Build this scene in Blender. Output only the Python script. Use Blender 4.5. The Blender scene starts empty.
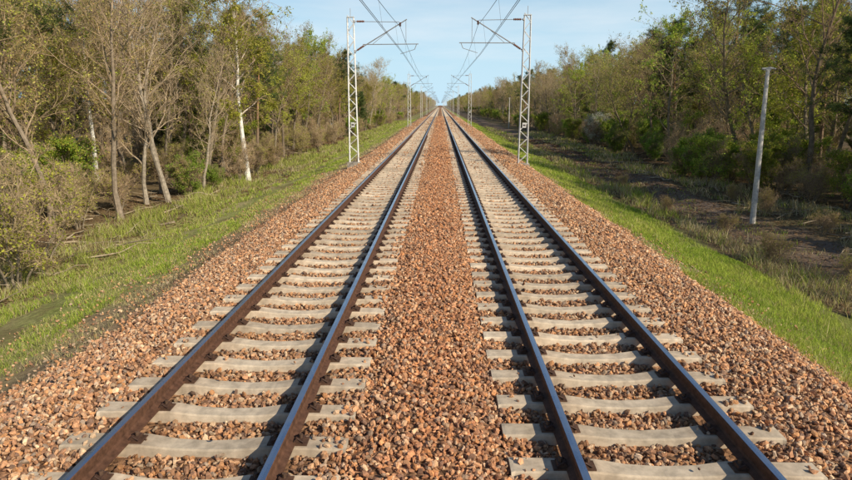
import bpy, math, random
import numpy as np
from mathutils import Vector
rng=np.random.default_rng(7)
random.seed(7)
S=bpy.context.scene
COL=S.collection

# ---------------------------------------------------------------- helpers
class MB:
    def __init__(s):
        s.v=[];s.c=[];s.q=[];s.t=[];s.qm=[];s.tm=[];s.n=0
    def add(s,v,q=None,t=None,col=(1,1,1),mat=0):
        v=np.asarray(v,float).reshape(-1,3);s.v.append(v)
        c=np.asarray(col,float)
        if c.ndim==1:c=np.tile(c,(len(v),1))
        s.c.append(c)
        if q is not None and len(q):
            q=np.asarray(q,int).reshape(-1,4);s.q.append(q+s.n);s.qm.append(np.full(len(q),mat))
        if t is not None and len(t):
            t=np.asarray(t,int).reshape(-1,3);s.t.append(t+s.n);s.tm.append(np.full(len(t),mat))
        s.n+=len(v)
    def tube(s,P,R,n=6,col=(1,1,1),mat=0,cap=True):
        P=np.asarray(P,float);R=np.asarray(R,float)*np.ones(len(P))
        T=np.gradient(P,axis=0);T/=np.linalg.norm(T,axis=1)[:,None]+1e-9
        m=T.mean(0);ref=np.array([0,0,1.]) if abs(m[2])<.8*np.linalg.norm(m)+1e-9 else np.array([1.,0,0])
        A=np.cross(T,ref);A/=np.linalg.norm(A,axis=1)[:,None]+1e-9
        B=np.cross(T,A)
        a=np.arange(n)*2*math.pi/n
        V=P[:,None]+R[:,None,None]*(A[:,None]*np.cos(a)[None,:,None]+B[:,None]*np.sin(a)[None,:,None])
        k=len(P);q=[]
        i=np.arange(k-1)[:,None]*n;j=np.arange(n)[None];j2=(j+1)%n
        q=np.stack([i+j,i+j2,i+n+j2,i+n+j],-1).reshape(-1,4)
        t=None
        V=V.reshape(-1,3)
        if cap:
            t=[]
            for e in range(1,n-1):
                t.append([0,e+1,e]);t.append([(k-1)*n,(k-1)*n+e,(k-1)*n+e+1])
        s.add(V,q,t,col,mat)
    def box(s,c,d,col=(1,1,1),mat=0):
        c=np.array(c,float);d=np.array(d,float)/2
        sg=np.array([[-1,-1,-1],[1,-1,-1],[1,1,-1],[-1,1,-1],[-1,-1,1],[1,-1,1],[1,1,1],[-1,1,1]])
        s.add(c+sg*d,[[0,3,2,1],[4,5,6,7],[0,1,5,4],[1,2,6,5],[2,3,7,6],[3,0,4,7]],None,col,mat)
    def mesh(s,name,mats,smooth=False):
        me=bpy.data.meshes.new(name)
        V=np.concatenate(s.v);C=np.concatenate(s.c)
        q=np.concatenate(s.q) if s.q else np.zeros((0,4),int)
        t=np.concatenate(s.t) if s.t else np.zeros((0,3),int)
        me.vertices.add(len(V));me.vertices.foreach_set('co',V.astype(np.float32).ravel())
        li=np.concatenate([q.ravel(),t.ravel()]).astype(np.int32)
        me.loops.add(len(li));me.loops.foreach_set('vertex_index',li)
        ls=np.concatenate([np.arange(len(q))*4,len(q)*4+np.arange(len(t))*3]).astype(np.int32)
        me.polygons.add(len(ls));me.polygons.foreach_set('loop_start',ls)
        mi=np.concatenate([np.concatenate(s.qm) if s.qm else [],np.concatenate(s.tm) if s.tm else []]).astype(np.int32)
        me.polygons.foreach_set('material_index',mi)
        if smooth is True: me.polygons.foreach_set('use_smooth',np.ones(len(ls),bool))
        else: me.polygons.foreach_set('use_smooth',np.zeros(len(ls),bool))
        a=me.color_attributes.new('Col','FLOAT_COLOR','POINT')
        cc=np.ones((len(V),4),np.float32);cc[:,:3]=C
        a.data.foreach_set('color',cc.ravel())
        for m in mats:me.materials.append(m)
        me.update(calc_edges=True)
        return me
def obj(name,me,parent=None,loc=None):
    o=bpy.data.objects.new(name,me);COL.objects.link(o)
    if parent:o.parent=parent
    if loc:o.location=loc
    return o
def empty(name,loc=(0,0,0)):
    o=bpy.data.objects.new(name,None);COL.objects.link(o);o.location=loc;o.empty_display_size=.2;return o

def vnoise(x,y,seed=0):
    x=np.asarray(x,float);y=np.asarray(y,float)
    xi=np.floor(x).astype(np.int64);yi=np.floor(y).astype(np.int64);fx=x-xi;fy=y-yi
    def h(a,b):
        n=(a*374761393+b*668265263+seed*1442695041)&0xffffffff
        n=((n^(n>>13))*1274126177)&0xffffffff
        return ((n^(n>>16))&0xffff)/65535.
    fx=fx*fx*(3-2*fx);fy=fy*fy*(3-2*fy)
    return (h(xi,yi)*(1-fx)+h(xi+1,yi)*fx)*(1-fy)+(h(xi,yi+1)*(1-fx)+h(xi+1,yi+1)*fx)*fy

# ---------------------------------------------------------------- materials
def mat(name):
    m=bpy.data.materials.new(name);m.use_nodes=True
    nt=m.node_tree;b=nt.nodes['Principled BSDF'];return m,nt,b
def noise(nt,scale,detail=4,rough=.6,vec=None):
    n=nt.nodes.new('ShaderNodeTexNoise');n.inputs['Scale'].default_value=scale
    n.inputs['Detail'].default_value=detail;n.inputs['Roughness'].default_value=rough
    if vec:nt.links.new(vec,n.inputs['Vector'])
    return n.outputs['Fac']
def mapr(nt,src,a,b,c,d):
    n=nt.nodes.new('ShaderNodeMapRange');nt.links.new(src,n.inputs[0])
    for i,v in enumerate((a,b,c,d)):n.inputs[i+1].default_value=v
    return n.outputs[0]
def mathn(nt,op,a,b):
    n=nt.nodes.new('ShaderNodeMath');n.operation=op
    for i,v in enumerate((a,b)):
        if isinstance(v,(int,float)):n.inputs[i].default_value=v
        else:nt.links.new(v,n.inputs[i])
    return n.outputs[0]
def mix(nt,typ,f,a,b):
    n=nt.nodes.new('ShaderNodeMix');n.data_type='RGBA';n.blend_type=typ
    for i,v in ((0,f),(6,a),(7,b)):
        if isinstance(v,(int,float)):n.inputs[i].default_value=v
        elif isinstance(v,tuple):n.inputs[i].default_value=(*v,1)
        else:nt.links.new(v,n.inputs[i])
    return n.outputs[2]
def bump(nt,h,dist,strength=1.):
    n=nt.nodes.new('ShaderNodeBump');n.inputs['Strength'].default_value=strength
    n.inputs['Distance'].default_value=dist;nt.links.new(h,n.inputs['Height']);return n.outputs[0]
def objco(nt):return nt.nodes.new('ShaderNodeTexCoord').outputs['Object']
def colattr(nt):
    a=nt.nodes.new('ShaderNodeAttribute');a.attribute_name='Col';return a.outputs['Color']

def m_attr(name,rough=.9,nscale=8,lo=.75,hi=1.25,bmp=0,metal=0):
    m,nt,b=mat(name)
    c=objco(nt);n=noise(nt,nscale,3,.6,c)
    f=mapr(nt,n,.3,.7,lo,hi)
    cb=nt.nodes.new('ShaderNodeCombineColor')
    for i in range(3):nt.links.new(f,cb.inputs[i])
    nt.links.new(mix(nt,'MULTIPLY',1.,colattr(nt),cb.outputs[0]),b.inputs['Base Color'])
    b.inputs['Roughness'].default_value=rough;b.inputs['Metallic'].default_value=metal
    b.inputs['Specular IOR Level'].default_value=.25
    if bmp:nt.links.new(bump(nt,n,bmp),b.inputs['Normal'])
    return m
M_stone=m_attr('ballast_stone',.9,45,.7,1.3,.004)
M_conc=m_attr('concrete',.9,9,.72,1.2,.004)
M_rust=m_attr('rusty_steel',.7,18,.6,1.35,.001)
M_paint=m_attr('galvanised_steel',.55,7,.85,1.1)
M_wire=m_attr('wire',.5,3,.9,1.1)
# cheap diffuse bark
M_bark=bpy.data.materials.new('bark');M_bark.use_nodes=True;nt=M_bark.node_tree;nt.nodes.clear()
o_=nt.nodes.new('ShaderNodeOutputMaterial');d_=nt.nodes.new('ShaderNodeBsdfDiffuse')
f=mapr(nt,noise(nt,6,2,.6,objco(nt)),.3,.7,.65,1.3);cb=nt.nodes.new('ShaderNodeCombineColor')
for i in range(3):nt.links.new(f,cb.inputs[i])
nt.links.new(mix(nt,'MULTIPLY',1.,colattr(nt),cb.outputs[0]),d_.inputs[0]);nt.links.new(d_.outputs[0],o_.inputs[0])
def m_leaf(name,tr=.45,var=.25):
    m=bpy.data.materials.new(name);m.use_nodes=True;nt=m.node_tree;nt.nodes.clear()
    out=nt.nodes.new('ShaderNodeOutputMaterial')
    oi=nt.nodes.new('ShaderNodeObjectInfo')
    hs=nt.nodes.new('ShaderNodeHueSaturation')
    nt.links.new(colattr(nt),hs.inputs['Color'])
    nt.links.new(mapr(nt,oi.outputs['Random'],0,1,.485,.515),hs.inputs['Hue'])
    nt.links.new(mapr(nt,oi.outputs['Random'],0,1,1-var,1+var),hs.inputs['Value'])
    d=nt.nodes.new('ShaderNodeBsdfDiffuse');t=nt.nodes.new('ShaderNodeBsdfTranslucent')
    nt.links.new(hs.outputs[0],d.inputs[0]);nt.links.new(hs.outputs[0],t.inputs[0])
    mx=nt.nodes.new('ShaderNodeMixShader');mx.inputs[0].default_value=tr
    nt.links.new(d.outputs[0],mx.inputs[1]);nt.links.new(t.outputs[0],mx.inputs[2])
    nt.links.new(mx.outputs[0],out.inputs[0]);return m
M_leaf=m_leaf('leaf')
M_grass=m_leaf('grass_blade',.3,0)

# polished railhead
M_head,nt,b=mat('rail_running_surface')
b.inputs['Metallic'].default_value=1.;b.inputs['Base Color'].default_value=(.60,.63,.69,1)
n=noise(nt,6,3,.6,objco(nt));nt.links.new(mapr(nt,n,.3,.7,.2,.38),b.inputs['Roughness'])

# ---------------------------------------------------------------- terrain
KX=[-600,-60,-14,-11,-9,-7,-5.8,-5.0,-4.3,-3.8,-3.42,-3.1,-2.9,-1.35,-1.1,-.82,-.5,.3,.6,.9,1.15,2.65,2.9,3.2,3.8,4.5,5.2,6,8.6,10,12,17,60,600]
KZ=[0,-1,-1.3,-1.3,-1.15,-.78,-.58,-.42,-.14,-.05,-.055,-.07,-.105,-.105,-.07,-.045,.01,.01,-.05,-.07,-.105,-.105,-.075,-.06,-.055,-.14,-.5,-.75,-1.45,-1.55,-1.4,-1.3,-1,0]
def hz(x,y):
    x=np.asarray(x,float);y=np.asarray(y,float)
    z=np.interp(x,KX,KZ)
    a=np.clip((np.abs(x)-5)/4,0,1)
    z=z+a*((vnoise(x/2.5,y/4,1)-.5)*.32+(vnoise(x/.8,y/.9,2)-.5)*.14)
    z=z+np.clip((np.abs(x)-25)/60,0,1)*vnoise(x/60,y/60,5)*2
    return z
xs=np.unique(np.concatenate([np.arange(-16,20,.2),-16-np.geomspace(.3,600,50),20+np.geomspace(.3,600,50)]))
ys=np.unique(np.concatenate([np.arange(-60,0,2.),np.arange(0,45,.35),45+np.geomspace(.5,3500,150)]))
X,Y=np.meshgrid(xs,ys);Z=hz(X,Y)
g=MB();nx=len(xs);ny=len(ys)
i=np.arange(ny-1)[:,None]*nx;j=np.arange(nx-1)[None]
g.add(np.stack([X,Y,Z],-1),np.stack([i+j,i+j+1,i+nx+j+1,i+nx+j],-1))
M_gr,nt,b=mat('ground')
co=objco(nt);sx=nt.nodes.new('ShaderNodeSeparateXYZ');nt.links.new(co,sx.inputs[0])
n1=noise(nt,.55,5,.65,co);n2=noise(nt,9,6,.7,co);n3=noise(nt,.12,3,.5,co)
xw=mathn(nt,'ADD',sx.outputs[0],mapr(nt,n1,.2,.8,-.9,.9))
xf=mapr(nt,xw,-16,20,0,1)
r=nt.nodes.new('ShaderNodeValToRGB');nt.links.new(xf,r.inputs[0])
bal=(.33,.185,.105)
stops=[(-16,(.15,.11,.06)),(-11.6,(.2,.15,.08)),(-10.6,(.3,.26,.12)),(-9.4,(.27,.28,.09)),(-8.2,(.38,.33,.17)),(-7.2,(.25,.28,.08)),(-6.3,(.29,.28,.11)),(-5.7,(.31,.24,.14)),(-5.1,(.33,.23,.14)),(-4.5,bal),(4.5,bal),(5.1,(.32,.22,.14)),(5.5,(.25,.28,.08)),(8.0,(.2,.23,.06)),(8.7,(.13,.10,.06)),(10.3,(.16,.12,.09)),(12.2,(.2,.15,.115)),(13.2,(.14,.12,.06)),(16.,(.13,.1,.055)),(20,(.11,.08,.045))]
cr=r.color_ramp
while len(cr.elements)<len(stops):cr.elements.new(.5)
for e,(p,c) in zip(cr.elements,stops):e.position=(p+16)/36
for e,(p,c) in zip(cr.elements,stops):e.position=(p+16)/36;e.color=(*c,1)
f=mathn(nt,'MULTIPLY',mapr(nt,n2,.3,.7,.55,1.35),mapr(nt,n3,.3,.7,.8,1.2))
cb=nt.nodes.new('ShaderNodeCombineColor')
for k in range(3):nt.links.new(f,cb.inputs[k])
base=mix(nt,'MULTIPLY',1.,r.outputs[0],cb.outputs[0])
vor=nt.nodes.new('ShaderNodeTexVoronoi');vor.inputs['Scale'].default_value=16;nt.links.new(co,vor.inputs['Vector'])
inb=mathn(nt,'LESS_THAN',mathn(nt,'ABSOLUTE',mathn(nt,'ADD',xw,-.05),0),4.9)
pn=noise(nt,.9,5,.7,co)
pf=mathn(nt,'MULTIPLY',mapr(nt,pn,.49,.6,0,.65),mathn(nt,'SUBTRACT',1.,inb))
base=mix(nt,'MIX',pf,base,(.2,.145,.08))
sp=nt.nodes.new('ShaderNodeSeparateColor');nt.links.new(vor.outputs['Color'],sp.inputs[0])
cb2=nt.nodes.new('ShaderNodeCombineColor');vv=mapr(nt,sp.outputs[0],0,1,.5,1.45)
for k in range(3):nt.links.new(vv,cb2.inputs[k])
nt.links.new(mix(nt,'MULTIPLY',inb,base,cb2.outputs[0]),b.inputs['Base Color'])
b.inputs['Roughness'].default_value=1;b.inputs['Specular IOR Level'].default_value=.1
hh=mathn(nt,'ADD',mathn(nt,'MULTIPLY',vor.outputs['Distance'],mathn(nt,'MULTIPLY',inb,-1.)),n2)
nt.links.new(bump(nt,hh,.05,.8),b.inputs['Normal'])
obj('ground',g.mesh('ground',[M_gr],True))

# ---------------------------------------------------------------- tracks
XL,XR=-2.12,1.90
PH={XL:4.90,XR:4.58}
END=1600
def rail_profile():
    P=[(-.075,0),(-.075,.010),(-.02,.03),(-.0085,.05),(-.0085,.118),(-.035,.133),(-.036,.162),(-.031,.170),(0,.172),
       (.031,.170),(.036,.162),(.035,.133),(.0085,.118),(.0085,.05),(.02,.03),(.075,.010),(.075,0)]
    return P
RB=.012
for xc in (XL,XR):
    tr=empty('railway_track',(xc,0,0))
    m=MB();P=rail_profile()
    yy=np.unique(np.concatenate([np.arange(-30,60,5.),np.geomspace(60,END,40)]))
    for sx_ in (-.7535,.7535):
        n=len(P);k=len(yy)
        V=np.array([[sx_+p[0],y,RB+p[1]] for y in yy for p in P])
        qb=[];qt=[]
        for a in range(k-1):
            for e in range(n):
                q=[a*n+e,(a+1)*n+e,(a+1)*n+(e+1)%n,a*n+(e+1)%n]
                (qt if e in(7,8) else qb).append(q)
        m.add(V,qb,None,(.11,.055,.034),0)
        m.add(V,qt,None,(.3,.3,.3),1)
    obj('rails',m.mesh('rails',[M_rust,M_head]),tr)
    # sleepers
    sec=[(-1.3,.11,.16,-.004),(-1.27,.10,.15,.0),(-.95,.095,.15,.004),(-.56,.095,.15,.004),(-.3,.08,.13,-.03),(0,.075,.12,-.042),(.3,.08,.13,-.03),(.56,.095,.15,.004),(.95,.095,.15,.004),(1.27,.10,.15,.0),(1.3,.11,.16,-.004)]
    ring=[];nS=len(sec)
    for (x,wt,wb,z) in sec:
        ring+= [(x,-wb,-.2),(x,-wt-.012,z-.015),(x,-wt,z),(x,wt,z),(x,wt+.012,z-.015),(x,wb,-.2)]
    ring=np.array(ring);q=[]
    for a in range(nS-1):
        for e in range(5):q.append([a*6+e,(a+1)*6+e,(a+1)*6+e+1,a*6+e+1])
    q+= [[0,1,4,5],[1,2,3,4],[nS*6-6,nS*6-1,nS*6-2,nS*6-5],[nS*6-5,nS*6-2,nS*6-3,nS*6-4]]
    q=np.array(q)
    m=MB()
    y=PH[xc]-.6*8
    while y<700:
        r3=rng.random(3)
        c=np.array([.64,.54,.41])*(.76+.34*r3[0])
        V=ring.copy()
        th=(r3[1]-.5)*.02
        V[:,1]+=V[:,0]*th+y+(r3[2]-.5)*.03
        V[:,0]+=(rng.random()-.5)*.03
        cc=np.tile(c,(len(V),1))
        rs=np.exp(-((np.abs(ring[:,0])-.75)/.2)**2)[:,None];cc=cc*(1-rs*np.array([.2,.3,.36]))
        m.add(V,q,None,cc)
        y+=.6
    obj('sleepers',m.mesh('sleepers',[M_conc]),tr)
    m=MB();y=PH[xc]-.6*4
    while y<60:
        for s in(-1,1):
            x0=s*.7535
            m.box((x0,y,.008),(.36,.14,.016),(.1,.055,.035))
            for t in(-1,1):
                m.box((x0+t*.105,y,.032),(.075,.09,.034),(.09,.05,.035))
                m.tube([(x0+t*.115,y,.04),(x0+t*.115,y,.085)],.018,6,(.1,.06,.04))
                m.tube([(x0+t*.06,y-.05,.03),(x0+t*.09,y-.04,.06),(x0+t*.15,y-.05,.03)],.009,5,(.07,.04,.03))
                m.tube([(x0+t*.06,y+.05,.03),(x0+t*.09,y+.04,.06),(x0+t*.15,y+.05,.03)],.009,5,(.07,.04,.03))
        y+=.6
    obj('rail_fasteners',m.mesh('rail_fasteners',[M_rust]),tr)

# ---------------------------------------------------------------- ballast stones
t_=(1+5**.5)/2
IV=np.array([[-1,t_,0],[1,t_,0],[-1,-t_,0],[1,-t_,0],[0,-1,t_],[0,1,t_],[0,-1,-t_],[0,1,-t_],[t_,0,-1],[t_,0,1],[-t_,0,-1],[-t_,0,1]],float);IV/=np.linalg.norm(IV[0])
IT=np.array([[0,11,5],[0,5,1],[0,1,7],[0,7,10],[0,10,11],[1,5,9],[5,11,4],[11,10,2],[10,7,6],[7,1,8],[3,9,4],[3,4,2],[3,2,6],[3,6,8],[3,8,9],[4,9,5],[2,4,11],[6,2,10],[8,6,7],[9,8,1]])
protos=[]
for k in range(32):
    v=IV*(1+.25*(rng.random((12,1))-.5)) 
    for _ in range(5):
        d=rng.normal(size=3);d/=np.linalg.norm(d);lim=.48+.2*rng.random()
        pr=v@d;ex=np.clip(pr-lim,0,None);v=v-ex[:,None]*d
    v=v*np.array([1.1,.82,.6])*(1+.3*(rng.random(3)-.5))
    protos.append(v)
protos=np.array(protos)
def rotm(n):
    q=rng.normal(size=(n,4));q/=np.linalg.norm(q,axis=1)[:,None];w,x,y,z=q.T
    return np.stack([1-2*(y*y+z*z),2*(x*y-z*w),2*(x*z+y*w),2*(x*y+z*w),1-2*(x*x+z*z),2*(y*z-x*w),2*(x*z-y*w),2*(y*z+x*w),1-2*(x*x+y*y)],1).reshape(-1,3,3)
PAL=1.25*np.array([[.44,.235,.125],[.36,.19,.105],[.52,.305,.17],[.31,.17,.10],[.55,.39,.25],[.38,.28,.20],[.49,.25,.115],[.21,.13,.09],[.46,.275,.155]])
def stones(x,y,size,pal=PAL,zo=.3):
    n=len(x);s=size*(.65+.85*rng.random(n)**1.6)
    v=protos[rng.integers(0,32,n)]*s[:,None,None]*.5
    v=np.einsum('nij,nkj->nki',rotm(n),v)
    z=hz(x,y)+s*zo*rng.random(n)*1.6
    for xc in(XL,XR):
        on=(np.abs(x-xc)<1.28)&(np.abs((y-PH[xc]+.3)%.6-.3)<.1)
        z=np.where(on,np.maximum(z,s*.2),z)
    v=v+np.stack([x,y,z],1)[:,None]
    c=pal[rng.integers(0,len(pal),n)]*(.66+.6*rng.random((n,1)))
    red=np.exp(-((x+.1)/.9)**2)[:,None]
    c=c*(1-red*.2*np.array([.15,.7,1.]))
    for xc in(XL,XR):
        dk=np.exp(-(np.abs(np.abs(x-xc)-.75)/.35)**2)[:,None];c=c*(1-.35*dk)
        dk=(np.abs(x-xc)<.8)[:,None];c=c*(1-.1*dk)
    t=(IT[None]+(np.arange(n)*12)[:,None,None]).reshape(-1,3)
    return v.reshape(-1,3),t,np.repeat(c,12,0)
def keep(x,y):
    k=np.ones(len(x),bool)
    for xc in(XL,XR):
        inx=np.abs(x-xc)<1.31
        d=np.abs((y-PH[xc]+.3)%.6-.3)
        on=inx&(d<.122)
        e=np.clip((np.abs(x-xc)-1.0)/.31,0,1)*np.clip(vnoise(y*1.1,x*.5+xc,77)*1.9-.7,0,1)
        if xc==XL:e=np.where(x>xc,np.clip(e*2.,0,1),e)
        k&=~(on&(rng.random(len(x))>.010+e*.7))
        k&=~(np.abs(np.abs(x-xc)-.7535)<.085)
    return k
m=MB()
def scat(x0,x1,y0,y1,dens,size):
    n=int((x1-x0)*(y1-y0)*dens);x=x0+(x1-x0)*rng.random(n);y=y0+(y1-y0)*rng.random(n)
    e=(vnoise(x,y/1.3,9)-.5)*.9
    k=keep(x,y)&(x+e>-5.15)&(x+e<5.25);x=x[k];y=y[k]
    thin=((x<-4.5)|(x>4.8))&(rng.random(len(x))<.35);x=x[~thin];y=y[~thin]
    v,t,c=stones(x,y,size);m.add(v,None,t,c)
scat(-5.6,5.7,3.4,14,760,.058)
scat(-5.6,5.7,14,30,400,.066)
scat(-5.6,5.7,30,70,130,.09)
scat(-5.6,5.7,70,160,30,.14)
n=9000;x=np.where(rng.random(n)<.6,-5-rng.random(n)**2*2.2,5.1+rng.random(n)**2*1.2);y=3+30*rng.random(n)
v,t,c=stones(x,y,.05);m.add(v,None,t,c)
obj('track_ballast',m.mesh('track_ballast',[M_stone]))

# ---------------------------------------------------------------- grass
def blades(name,specs):
    m=MB()
    for (x0,x1,y0,y1,n,h0,h1,cols,thr,seed) in specs:
        x=x0+(x1-x0)*rng.random(n)
        u=rng.random(n);y=np.exp(np.log(y0)+u*(np.log(y1)-np.log(y0)))
        ew=np.minimum(x-x0,x1-x)/max(.4,(x1-x0)*.25)
        k=(vnoise(x*1.1,y*.6,seed)*.6+vnoise(x*4,y*4,seed+1)*.4)>thr+np.clip(1-ew,0,1)*.35
        x=x[k];y=y[k];n=len(x)
        cl=vnoise(x*2.2,y*1.6,seed+3)*.6+vnoise(x*.5,y*.35,seed+5)*.4
        h=(h0+(h1-h0)*rng.random(n)**1.6)*(.4+1.2*cl)
        w=np.maximum(.006,y*.0007)*(.8+.6*rng.random(n))
        a=rng.random(n)*6.283;l=rng.random(n)*6.283
        lean=h*(.15+.9*rng.random(n))
        z=hz(x,y)-.01
        b0=np.stack([x-np.cos(a)*w/2,y-np.sin(a)*w/2,z],1);b1=np.stack([x+np.cos(a)*w/2,y+np.sin(a)*w/2,z],1)
        mx=x+np.cos(l)*lean*.35;my=y+np.sin(l)*lean*.35
        m0=np.stack([mx-np.cos(a)*w*.4,my-np.sin(a)*w*.4,z+h*.6],1);m1=np.stack([mx+np.cos(a)*w*.4,my+np.sin(a)*w*.4,z+h*.6],1)
        tp=np.stack([x+np.cos(l)*lean,y+np.sin(l)*lean,z+h],1)
        V=np.stack([b0,b1,m1,m0,tp],1).reshape(-1,3)
        o=np.arange(n)*5
        q=np.stack([o,o+1,o+2,o+3],1);t=np.stack([o+3,o+2,o+4],1)
        cols_=np.array(cols);ci=(rng.random(n)*.45+np.clip((cl-.2)/.6,0,1)*.55)*len(cols_);c=cols_[np.clip(ci.astype(int),0,len(cols_)-1)]*(.75+.5*rng.random((n,1)))
        m.add(V,q,t,np.repeat(c,5,0))
    return obj(name,m.mesh(name,[M_grass]))
G=[(.31,.42,.055),(.4,.49,.08),(.48,.52,.11),(.27,.36,.045)]
GY=[(.42,.46,.1),(.38,.46,.08),(.5,.46,.18),(.54,.47,.25)]
DR=[(.58,.49,.28),(.48,.38,.2),(.62,.54,.34),(.36,.28,.14),(.38,.42,.11)]
blades('grass',[
 (5.0,8.6,5,160,160000,.04,.15,[G[3],G[0],G[1],G[2],GY[2]],.32,11),
 (4.9,6.0,5,120,16000,.05,.2,DR+G,.42,21),
 (5.5,9.4,5,100,20000,.10,.26,DR+GY+G,.48,26),
 (8.3,10.6,8,120,30000,.1,.4,DR+DR+G,.40,31),
 (10.2,12.4,10,100,7000,.05,.2,DR+G,.52,33),
 (12.1,17,10,100,45000,.08,.4,G+DR,.42,36),
 (-7.6,-5.8,4,160,90000,.04,.12,GY+G,.38,41),
 (-6.4,-5.0,4,120,20000,.04,.14,GY+DR,.5,46),
 (-9.8,-7.4,6,160,80000,.06,.18,GY+G+DR[:2]+G,.40,51),
 (-12.5,-8.8,8,160,60000,.12,.45,DR+GY,.42,61),
])
# leaf litter on the verges and forest edge
m=MB()
n=60000;sd_=rng.random(n)<.5;x=np.where(sd_,-8.3-rng.random(n)*6,8.6+rng.random(n)*9);y=np.exp(np.log(8)+rng.random(n)*2.3)
z=hz(x,y)+.01+.03*rng.random(n);s=(.02+.03*rng.random(n))*np.maximum(1,y/18);a=rng.random(n)*6.28
dx=np.cos(a)*s;dy=np.sin(a)*s;tz=(rng.random(n)-.5)*s
V=np.stack([np.stack([x-dx,y-dy,z],1),np.stack([x+dy*.6,y-dx*.6,z+tz],1),np.stack([x+dx,y+dy,z],1),np.stack([x-dy*.6,y+dx*.6,z+tz],1)],1).reshape(-1,3)
pal=np.array([[.3,.19,.1],[.22,.14,.08],[.4,.28,.16],[.16,.1,.06]])
m.add(V,np.arange(n)[:,None]*4+np.arange(4),None,np.repeat(pal[rng.integers(0,4,n)],4,0))
obj('leaf_litter',m.mesh('leaf_litter',[M_grass]))
# fallen branches along the wood edge
m=MB()
for _ in range(420):
    s_=-1 if rng.random()<.6 else 1
    x=s_*((9.6 if s_<0 else 12.8)+rng.random()**1.3*5);y=9+rng.random()**1.5*50;L=.4+rng.random()*1.8;a=rng.random()*6.28
    P=[];d=a
    for k in range(5):
        px=x+math.cos(d)*L*k/4;py=y+math.sin(d)*L*k/4;d+=rng.normal()*.12
        P.append((px,py,float(hz(px,py))+.04+.25*rng.random()*(k/4)))
    c=np.array([.34,.28,.2])*(.5+rng.random())
    m.tube(P,np.linspace(.012+.03*rng.random(),.006,5),5,c)
obj('fallen_branches',m.mesh('fallen_branches',[M_bark]))

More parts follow.
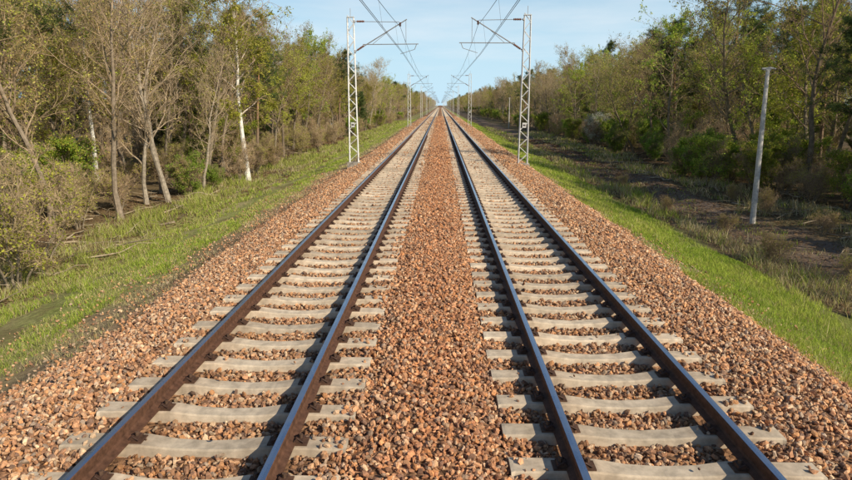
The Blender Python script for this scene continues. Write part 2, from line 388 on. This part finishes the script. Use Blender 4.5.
# ---------------------------------------------------------------- trees
def unit(v):return v/(np.linalg.norm(v)+1e-9)
def make_tree(name,seed,H=11,r0=.13,stems=1,spread=0.,cb=.25,nl=22,ll=.32,ang=55,up=.35,nsub=7,ntw=7,twl=.55,ntl=3,tll=.32,
              leafn=4000,ls=.05,bark=(.24,.2,.145),twig=(.38,.285,.18),lc=((.2,.24,.05),),trunkwob=.12,droop=0.,shape='round',limbr=.4,dead=0):
    R=np.random.default_rng(seed);m=MB()
    bark=np.array(bark);twig=np.array(twig)
    SP=[];SD=[];SL=[]
    for st in range(stems):
        hs=H*(1 if stems==1 else .65+.35*R.random());a0=R.random()*6.28
        d=unit(np.array([math.cos(a0)*spread,math.sin(a0)*spread,1.]))
        k=9;P=[np.array([math.cos(a0),math.sin(a0),0])*(0.12*spread*2 if stems>1 else 0)];dd=d.copy()
        for i_ in range(k):
            dd=unit(dd+R.normal(size=3)*trunkwob*np.array([1,1,.3])+np.array([0,0,.08]))
            P.append(P[-1]+dd*hs/k)
        P=np.array(P);tt=np.linspace(0,1,k+1)
        rr=r0*(1-tt)**.85*(1 if stems==1 else .7)+.008;rr[0]*=1.35
        cc=np.repeat(bark[None]*(1-tt[:,None]*.0)+(twig-bark)[None]*tt[:,None]**3,8,0)
        Pb=P.copy();Pb[0,2]-=.25
        m.tube(Pb,rr,8,cc,0,cap=False)
        nlimb=max(3,int(nl/(stems**.6)))
        for L in range(nlimb):
            f=cb+(1-cb)*((L+R.random())/nlimb)**.9;f=min(f,.985)
            p=np.array([np.interp(f,tt,P[:,c]) for c in range(3)])
            az=L*2.4+R.random()*1.2;an=math.radians(ang*(1.1-.45*f)+R.normal()*9)
            g_=(f-cb)/(1-cb)
            if shape=='round':sh=.45+.75*math.sin(math.pi*min(1,g_*.85+.12))
            elif shape=='cone':sh=1.1-.85*g_
            else:sh=.5+.9*g_*(1-g_**3)
            l=H*ll*sh*(.65+.55*R.random())
            if stems>1:l*=.75
            d=np.array([math.cos(az)*math.sin(an),math.sin(az)*math.sin(an),math.cos(an)])
            kk=5;Q=[p]
            for i_ in range(kk):
                d=unit(d+R.normal(size=3)*.17+np.array([0,0,up*.25-droop*.25*(i_/kk)]));Q.append(Q[-1]+d*l/kk)
            Q=np.array(Q);r1=max(.008,np.interp(f,tt,rr)*limbr);ut=np.linspace(0,1,kk+1)
            m.tube(Q,r1*(1-ut)+.005,5,np.repeat(twig[None]*.5+bark[None]*.5+(twig-bark)[None]*.5*ut[:,None],5,0),0,cap=False)
            for s_ in range(nsub):
                g2=.2+.8*(s_+R.random())/nsub;g2=min(g2,.98)
                p2=np.array([np.interp(g2,ut,Q[:,c]) for c in range(3)])
                dn=unit(Q[-1]-Q[0]);side=unit(np.cross(dn,R.normal(size=3)))
                d2=unit(dn*.7+side*.8+np.array([0,0,.2-droop*.5]))
                l2=l*(.25+.3*R.random())*(1.15-g2*.5)
                Q2=[p2]
                for i_ in range(3):
                    d2=unit(d2+R.normal(size=3)*.2+np.array([0,0,up*.15-droop*.35]));Q2.append(Q2[-1]+d2*l2/3)
                Q2=np.array(Q2)
                m.tube(Q2,np.linspace(max(.006,r1*.42),.004,4),4,twig,0,cap=False)
                u3=R.random(ntw)*.85+.15
                for c_ in u3:
                    ix=min(2,int(c_*3));fr=c_*3-ix
                    SP.append(Q2[ix]*(1-fr)+Q2[ix+1]*fr);SD.append(unit(Q2[ix+1]-Q2[ix]));SL.append(twl*(.5+.8*R.random())*(.6+.4*min(1,l2)))
    SP=np.array(SP);SD=np.array(SD);SL=np.array(SL)
    def twigs(P,D,L,r):
        n=len(P);D=D+R.normal(size=(n,3))*.55+np.array([0,0,up*.3-droop*.9]);D/=np.linalg.norm(D,axis=1)[:,None]
        A=np.cross(D,R.normal(size=(n,3)));A/=np.linalg.norm(A,axis=1)[:,None];B=np.cross(D,A)
        rr=r
        base=[P+(A*math.cos(q)+B*math.sin(q))*rr for q in(0,2.09,4.19)]
        tip=P+D*L[:,None]+R.normal(size=(n,3))*.05*L[:,None]
        V=np.stack(base+[tip],1).reshape(-1,3);o=np.arange(n)[:,None]*4
        T=np.concatenate([o+np.array([[0,1,3]]),o+np.array([[1,2,3]]),o+np.array([[2,0,3]])])
        m.add(V,None,T,np.repeat(twig[None]*(.75+.5*R.random((n,1))),4,0),0)
        return tip
    tips=twigs(SP,SD,SL,.0065)
    n=len(SP)
    ii=np.repeat(np.arange(n),ntl);u=R.random(len(ii))[:,None]*.8+.2
    P3=SP[ii]*(1-u)+tips[ii]*u;D3=(tips-SP)[ii];D3/=np.linalg.norm(D3,axis=1)[:,None]
    L3=tll*(.4+.9*R.random(len(ii)))
    tp3=twigs(P3,D3+R.normal(size=D3.shape)*.3,L3,.0045)
    if leafn:
        w=vnoise(tp3[:,0]*.9+7,tp3[:,2]*.9+tp3[:,1]*.7,seed)+.15*R.random(len(tp3))
        w=np.clip(w-.3,0.02,None);w/=w.sum()
        ii=R.choice(len(tp3),leafn,p=w);u=R.random(leafn)[:,None]
        C=P3[ii]*(1-u)+tp3[ii]*u+R.normal(size=(leafn,3))*.05
        A=R.normal(size=(leafn,3));A/=np.linalg.norm(A,axis=1)[:,None]
        B=np.cross(A,R.normal(size=(leafn,3)));B/=np.linalg.norm(B,axis=1)[:,None]
        s=(ls*(.6+.8*R.random(leafn)))[:,None]
        V=np.stack([C-A*s,C+B*s*.55,C+A*s,C-B*s*.55],1).reshape(-1,3)
        q=np.arange(leafn)[:,None]*4+np.arange(4)[None]
        lc=np.array(lc);c=lc[R.integers(0,len(lc),leafn)]*(.7+.6*R.random((leafn,1)))
        m.add(V,q,None,np.repeat(c,4,0),1)
    return m.mesh(name,[M_bark,M_leaf])
def make_pine(name,seed,H=13,cb=.45,r0=.16,dense=1.):
    R=np.random.default_rng(seed);m=MB();k=10
    P=[np.zeros(3)];d=np.array([0,0,1.])
    for i_ in range(k):
        d=unit(d+R.normal(size=3)*.03*np.array([1,1,0]));P.append(P[-1]+d*H/k)
    P=np.array(P);tt=np.linspace(0,1,k+1)
    c0=np.array([.22,.165,.12]);c1=np.array([.46,.26,.14])
    m.tube(P-np.array([0,0,.2])*(tt==0)[:,None],r0*(1-tt)**.8+.015,8,np.repeat(c0+(c1-c0)*np.clip(tt*2.2-.5,0,1)[:,None],8,0),0,cap=False)
    CP=[]
    nl=int(34*dense)
    for L in range(nl):
        f=cb+(1-cb)*(L+R.random())/nl;f=min(f,.99);g_=(f-cb)/(1-cb)
        p=np.array([np.interp(f,tt,P[:,c]) for c in range(3)])
        az=L*2.4+R.random();l=H*.2*(.4+1.1*math.sin(math.pi*min(1,.25+.7*g_)))*(1.05-g_*.55)*(.6+.6*R.random())
        an=math.radians(85-45*g_);d=np.array([math.cos(az)*math.sin(an),math.sin(az)*math.sin(an),math.cos(an)])
        Q=[p]
        for i_ in range(4):d=unit(d+R.normal(size=3)*.15+np.array([0,0,.06]));Q.append(Q[-1]+d*l/4)
        Q=np.array(Q);m.tube(Q,np.linspace(.04*(1-g_*.6),.008,5),4,c0*1.1,0,cap=False)
        for s_ in range(13):
            u=.25+.75*R.random();ix=min(3,int(u*4));q0=Q[ix]+(Q[ix+1]-Q[ix])*(u*4-ix)
            q1=q0+R.normal(size=3)*np.array([1,1,.45])*l*.2+np.array([0,0,.08])
            m.tube([q0,q1],[.009,.004],3,c0,0,cap=False);CP.append(q1);CP.append((q0+q1)/2)
    for L in range(14):
        f=.15+(cb-.15)*R.random();p=np.array([np.interp(f,tt,P[:,c]) for c in range(3)]);az=R.random()*6.28;l=.4+R.random()*1.1
        m.tube([p,p+np.array([math.cos(az)*l,math.sin(az)*l,-.1*l])],[.018,.005],4,c0,0,cap=False)
    CP=np.array(CP);nn=26
    C=np.repeat(CP,nn,0);n=len(C);D=R.normal(size=(n,3))+np.array([0,0,.35]);D/=np.linalg.norm(D,axis=1)[:,None]
    S0=np.cross(D,R.normal(size=(n,3)));S0/=np.linalg.norm(S0,axis=1)[:,None]
    ln=(.17+.17*R.random(n))[:,None];C=C+R.normal(size=(n,3))*.07
    V=np.stack([C-S0*.013,C+S0*.013,C+D*ln],1).reshape(-1,3);T=np.arange(n)[:,None]*3+np.arange(3)
    pal=np.array([[.09,.13,.045],[.13,.175,.055],[.075,.11,.04],[.17,.21,.07]])
    cc=np.repeat(pal[R.integers(0,4,len(CP))],nn,0)*(.7+.6*R.random((n,1)))
    m.add(V,None,T,np.repeat(cc,3,0),1)
    return m.mesh(name,[M_bark,M_leaf])

YG=((.52,.53,.08),(.46,.5,.07),(.6,.57,.13),(.37,.4,.07))
OL=((.5,.43,.13),(.42,.43,.11),(.54,.45,.16),(.46,.33,.14))
BR=((.48,.31,.15),(.52,.4,.18),(.46,.37,.14))
GG=((.25,.39,.055),(.32,.48,.07),(.41,.54,.085),(.19,.3,.05))
bare=[make_tree('bare_a',1,H=11.5,leafn=2500,lc=OL+YG,nl=24),
      make_tree('bare_b',2,H=12.5,leafn=3000,lc=BR+OL,ang=42,ll=.26,cb=.3,bark=(.3,.245,.185),twig=(.43,.32,.2)),
      make_tree('bare_c',3,H=10.5,leafn=5000,lc=OL+YG,ang=60,ll=.36,trunkwob=.2,nl=20,bark=(.22,.18,.125)),
      make_tree('bare_d',4,H=12,leafn=1200,lc=OL,ang=50,cb=.18,nl=26,ll=.27,bark=(.38,.33,.26),twig=(.48,.37,.25)),
      make_tree('bare_e',5,H=11,leafn=500,lc=BR,ang=48,cb=.3,nl=24,ll=.3,bark=(.2,.16,.115),twig=(.33,.23,.15))]
leafy=[make_tree('leafy_a',11,H=11,leafn=10000,ls=.06,lc=YG),
       make_tree('leafy_b',12,H=10,leafn=11000,ls=.06,lc=YG+OL,ang=60,ll=.35),
       make_tree('leafy_c',13,H=11.5,leafn=10000,ls=.06,lc=GG[1:]+YG,cb=.2)]
birch=[make_tree('birch_a',21,H=12.3,r0=.13,leafn=19000,ls=.06,lc=YG,ang=46,ll=.27,cb=.28,droop=.6,up=.3,bark=(.82,.8,.74),twig=(.36,.25,.16),trunkwob=.045,limbr=.45,nl=26),
       make_tree('birch_b',22,H=11.5,r0=.09,leafn=9000,ls=.05,lc=YG,ang=38,ll=.22,cb=.35,droop=.7,bark=(.7,.68,.62),twig=(.3,.2,.13),trunkwob=.08,limbr=.3)]
pine=[make_pine('pine_a',31),make_pine('pine_b',32,H=12,cb=.5),make_pine('pine_c',33,H=8,cb=.15,r0=.11,dense=1.1)]
SHK=dict(stems=8,spread=.45,r0=.03,cb=.15,nl=40,nsub=4,ntw=5,twl=.34,ntl=3,tll=.18,trunkwob=.14)
shrub=[make_tree('shrub_a',41,H=3.0,ll=.3,leafn=3500,ls=.032,lc=YG,twig=(.43,.33,.2),**SHK),
       make_tree('shrub_b',42,H=3.8,ll=.25,leafn=900,ls=.032,lc=OL,twig=(.48,.36,.23),**SHK),
       make_tree('shrub_c',43,H=2.4,ll=.32,leafn=2200,ls=.032,lc=OL+YG,twig=(.42,.31,.2),**SHK)]
SH2=dict(SHK);SH2['nsub']=6;SH2['ntw']=7
bush=[make_tree('bush_a',51,H=2.6,ll=.36,leafn=20000,ls=.042,lc=GG,**SH2),
      make_tree('bush_b',52,H=3.4,ll=.34,leafn=22000,ls=.046,lc=GG+YG,**SH2)]
blossom=[make_tree('blossom_a',61,H=3.2,ll=.36,leafn=16000,ls=.04,lc=((.8,.8,.74),(.7,.72,.6),(.45,.5,.25)),**SH2)]
NM={}
for l,nm in((bare,'deciduous_tree'),(leafy,'budding_deciduous_tree'),(birch,'birch_tree'),(pine,'pine_tree'),(shrub,'shrub'),(bush,'green_bush'),(blossom,'blossoming_bush')):
    for me in l:NM[me.name]=nm
def plant(me,x,y,s=1.,parent=None,rot=None):
    z=float(hz(x,y))
    o=obj(NM[me.name] if parent is None else 'tree',me,parent,(x,y,z))
    o.rotation_euler=(random.uniform(-.04,.04),random.uniform(-.04,.04),random.uniform(0,6.28) if rot is None else rot)
    o.scale=(s,s,s*random.uniform(.93,1.08));return o
pick=lambda l:random.choice(l)
# hero plants, left
plant(birch[0],-11.2,34.8,1.0)
plant(shrub[0],-9.9,13.2,1.0)
plant(shrub[1],-10.8,15.5,.9)
plant(bush[0],-12.0,28.6,.7);plant(bush[0],-11.8,30.6,.45)
plant(bare[1],-12.3,22.5,.8);plant(bare[3],-12.2,26.5,.85);plant(bare[3],-12.0,30,.55)
plant(pine[1],-15.5,18,.95);plant(pine[0],-16.5,23,.95);plant(pine[1],-17,41,.85);plant(leafy[1],-13.4,17,.8)
# hero, right
plant(bush[1],14.7,33,.8);plant(bush[0],15.4,35.5,1.0);plant(bush[1],15.8,30.5,.7);plant(bush[0],15.2,38,.8)
plant(blossom[0],16.7,64,.95);plant(blossom[0],16.9,67,1.0)
plant(pine[0],20.2,44,1.0)
plant(bare[2],17.8,34.5,1.1);plant(bare[4],18.3,30,1.05)
for (x,y,s) in((9.6,17,.35),(10.1,21,.3),(9.9,26,.35),(12.9,20,.35),(13.4,24.5,.45),(9.8,13.2,.4),(9.2,11.8,.3),(13.6,28,.4),(10.0,33,.3),(10.6,15,.35)):
    plant(shrub[2],x,y,s)
def fill(side,y0,y1,parent,rows,dens):
    for (xa,step,kinds,sc) in rows:
        y=y0+random.uniform(0,step)
        while y<y1:
            x=side*(xa+random.uniform(-1.3,1.3))
            r_=random.random();acc=0
            for lst,w in kinds:
                acc+=w
                if r_<=acc:
                    if side<0 and xa<16 and abs(y-35)<2.5 and lst is not shrub:break
                    me=pick(lst);plant(me,x,y,sc*random.uniform(.82,1.12),parent);break
            y+=step*random.uniform(.55,1.45)/dens
A=[(bare,.7),(leafy,.22),(pine,.08)]
B=[(bare,.42),(leafy,.2),(birch,.05),(pine,.33)]
Cc=[(bare,.2),(leafy,.1),(pine,.7)]
U=[(shrub,.9),(bush,.10)]
Lrows=[(12.2,4.0,U,.7),(13.8,3.6,A,.82),(15.5,4.2,U,.9),(17,3.4,A,.86),(20,3.6,B,.93),(21,5,U,1.1),(24,3.8,Cc,.93),(29,3.6,Cc,.95),(33,3.2,[(pine[2:],1.)],1.1)]
AR=[(bare,.66),(leafy,.22),(pine,.12)]
UR=[(shrub,.6),(bush,.4)]
Rrows=[(16.4,3.0,UR,.8),(18.2,3.8,AR,.8),(19.5,3.4,UR,1.),(21.5,3.4,AR,.84),(25,3.6,Cc,.88),(26,4.4,UR,1.1),(30,3.6,Cc,.9),(35,3.2,[(pine[2:],1.)],1.1)]
fill(-1,8,110,None,Lrows,1.)
fill(1,-26,8,None,[(17,3,UR,.8),(20,3.4,AR,.72),(22,3.4,Cc,.76),(26,3.6,Cc,.8)],.9)
fill(1,8,110,None,Rrows,1.)
df=empty('distant_forest')
fill(-1,110,400,df,Lrows[:5]+Lrows[-1:],.62)
fill(1,110,400,df,Rrows[:5]+Rrows[-1:],.62)
fill(-1,400,1500,df,[(13.5,4,A,.95),(15,4,U,1.3),(18,5,B,.95)],.45)
fill(1,400,1500,df,[(18,4,A,.9),(19,4,U,1.3),(22,5,B,.9)],.45)

# ---------------------------------------------------------------- catenary masts
W=(.78,.78,.76)
def mast_mesh():
    m=MB();h=7.6;wb=.24;wt=.16
    def c(z):
        f=z/h;return wb*(1-f)+wt*f
    for sx_ in(-1,1):
        for sy in(-1,1):
            m.tube([(sx_*wb,sy*.11,-1.),(sx_*wb,sy*.11,0),(sx_*wt,sy*.09,h)],.028,4,W)
    z=.15;fl=1
    while z<h-.3:
        z2=z+.42
        for sy in(-1,1):
            m.tube([(-fl*c(z),sy*.105,z),(fl*c(z2),sy*.105,z2)],.014,4,W)
        for sx_ in(-1,1):
            m.tube([(sx_*c(z),-.1,z),(sx_*c(z2),.1,z2)],.01,4,W)
        z=z2;fl=-fl
    m.box((0,0,h+.01),(.4,.26,.02),W)
    m.tube([(0,0,h),(0,0,h+.45)],.015,5,(.4,.4,.4))
    return m
mm=mast_mesh().mesh('mast_lattice',[M_paint])
fm=MB();fm.box((0,0,-.12),(.7,.5,.4),(.4,.36,.3));fm=fm.mesh('foundation',[M_conc])
sgn=MB();sgn.box((0,-.135,2.1),(.2,.01,.26),(.7,.7,.67));sgn.box((0,-.142,2.1),(.13,.006,.08),(.1,.08,.08));sgn=sgn.mesh('number_plate',[M_paint])
def insul(m,p,d,l):
    p=np.array(p,float);d=unit(np.array(d,float))
    k=13;P=[p+d*l*i_/(k-1) for i_ in range(k)];R_=[.028 if i_%2==0 else .065 for i_ in range(k)]
    m.tube(P,R_,8,(.22,.09,.05))
def cant(xm,xt):
    s=1 if xt>xm else -1;L=abs(xt-xm)
    m=MB();ins=MB()
    def tb(a,b,r=.025,c=(.3,.3,.3)):m.tube([(s*a[0],0,a[1]),(s*b[0],0,b[1])],r,7,c)
    x0=.22
    tb((x0,5.75),(L+.35,7.35),.028)
    insul(ins,(s*(x0+.1),0,5.75+.1*.6),(s*(L-x0+.13),0,1.6),.42)
    tb((x0,7.25),(L-.05,7.22),.016)
    insul(ins,(s*(x0+.1),0,7.25),(s,0,0),.4)
    tb((x0+.4,6.1),(L+.95,6.12),.022)
    tb((x0+.9,6.1),(L-.5,6.85),.012)
    tb((L+.3,6.12),(L+.3,7.3),.012)
    tb((L+.85,6.1),(L+.75,5.85),.018);tb((L+.75,5.85),(L,5.62),.014)
    tb((L,7.2),(L,6.95),.012)
    insul(ins,(s*L,0,7.2),(0,0,-1),.2)
    m.box((s*.2,0,5.75),(.08,.3,.12),(.5,.5,.5));m.box((s*.2,0,7.25),(.08,.26,.1),(.5,.5,.5))
    return m.mesh('cantilever',[M_paint]),ins.mesh('insulators',[M_rust])
XM={XL:-4.72,XR:4.42}
cm={k:cant(XM[k],k) for k in(XL,XR)}
MY=[-27+60*i_ for i_ in range(0,20)]
for xc in(XL,XR):
    for y in MY:
        y_=y+(0 if xc==XL else -.6)
        z=-.15
        e=empty('catenary_mast',(XM[xc],y_,z))
        obj('lattice',mm,e);obj('foundation',fm,e)
        a,b_=cm[xc];obj('cantilever',a,e,(0,0,.15));obj('insulators',b_,e,(0,0,.15))
        if y<100:obj('number_plate',sgn,e)
for xc in(XL,XR):
    m=MB();off=0 if xc==XL else -.6
    for i_ in range(len(MY)-1):
        a=MY[i_]+off;b_=MY[i_+1]+off;f=np.linspace(0,1,17)
        yy=a+(b_-a)*f;zm=6.98-.85*4*f*(1-f)
        sg=.18*(1 if i_%2 else -1)
        xx=xc+sg*(1-2*f)
        r=.010 if a<150 else .014
        m.tube(np.stack([xc+0*f,yy,zm],1),r,5,(.06,.065,.07),cap=False)
        for o in(-.025,.025):
            m.tube(np.stack([xx+o,yy,5.6+0*f],1),r*.85,5,(.07,.06,.055),cap=False)
        if a<400:
            for d_ in range(1,16,2):
                m.tube([(xc,yy[d_],zm[d_]),(xx[d_],yy[d_],5.6)],.004,4,(.15,.15,.14),cap=False)
    obj('overhead_wires',m.mesh('overhead_wires',[M_wire]))

# ---------------------------------------------------------------- concrete poles
def pole(x,y,h,lean=0):
    z=float(hz(x,y));e=empty('concrete_lamp_post',(x,y,z));e.rotation_euler=(0,lean,0)
    m=MB();m.tube([(0,0,-.3),(0,0,h*.5),(0,0,h)],[.11,.09,.065],10,(.56,.54,.5));obj('post',m.mesh('post',[M_conc]),e)
    m=MB();m.tube([(-.12,0,h),(-.22,0,h+.04),(.1,0,h+.06),(.28,0,h+.03)],[.02,.035,.04,.02],8,(.35,.35,.34));m.box((0,0,h+.0),(.16,.12,.05),(.4,.4,.38));obj('lamp_head',m.mesh('lamp_head',[M_paint]),e)
pole(12.0,22.9,5.7,-.02)
pole(13.2,118,5.6)

# ---------------------------------------------------------------- sky + sun
el,az=34,126
w=bpy.data.worlds.new('World');S.world=w;w.use_nodes=True;nt=w.node_tree
bg=nt.nodes['Background'];sk=nt.nodes.new('ShaderNodeTexSky');sk.sky_type='NISHITA';sk.sun_disc=False
sk.sun_elevation=math.radians(el);sk.sun_rotation=math.radians(az);sk.air_density=1.;sk.dust_density=.3;sk.ozone_density=2.
tc=nt.nodes.new('ShaderNodeTexCoord');mp=nt.nodes.new('ShaderNodeMapping');mp.inputs['Scale'].default_value=(1,1,6)
nt.links.new(tc.outputs['Generated'],mp.inputs[0])
cn=nt.nodes.new('ShaderNodeTexNoise');cn.inputs['Scale'].default_value=2.2;cn.inputs['Detail'].default_value=7;cn.inputs['Roughness'].default_value=.55
nt.links.new(mp.outputs[0],cn.inputs['Vector'])
sz=nt.nodes.new('ShaderNodeSeparateXYZ');nt.links.new(tc.outputs['Generated'],sz.inputs[0])
hzf=mapr(nt,sz.outputs[2],0.,.40,.95,.0)
skh=mix(nt,'MIX',hzf,sk.outputs[0],(5.4,7.9,9.6))
cf=mathn(nt,'MULTIPLY',mapr(nt,cn.outputs['Fac'],.48,.7,0,.7),mapr(nt,sz.outputs[2],0.03,.32,1.,.0))
nt.links.new(mix(nt,'MIX',cf,skh,(8.6,9.0,9.4)),bg.inputs[0])
bg.inputs[1].default_value=.105
sd=bpy.data.lights.new('sun','SUN');sd.energy=5.0;sd.angle=math.radians(.5);sd.color=(1,.87,.67)
so=bpy.data.objects.new('sun',sd);COL.objects.link(so)
a=math.radians(az);e=math.radians(el)
dirv=Vector((math.sin(a)*math.cos(e),math.cos(a)*math.cos(e),math.sin(e)))
so.rotation_euler=dirv.to_track_quat('Z','Y').to_euler()
S.view_settings.view_transform='Standard';S.view_settings.look='None';S.view_settings.exposure=0

cam=bpy.data.cameras.new('camera');co_=bpy.data.objects.new('camera',cam);COL.objects.link(co_)
co_.location=(0,0,3.0);co_.rotation_euler=(math.radians(90-12.7),0,math.radians(1.34))
cam.lens=25.35;cam.sensor_width=36;cam.clip_end=6000;cam.clip_start=.05
S.camera=co_
print('objects',len(bpy.data.objects))
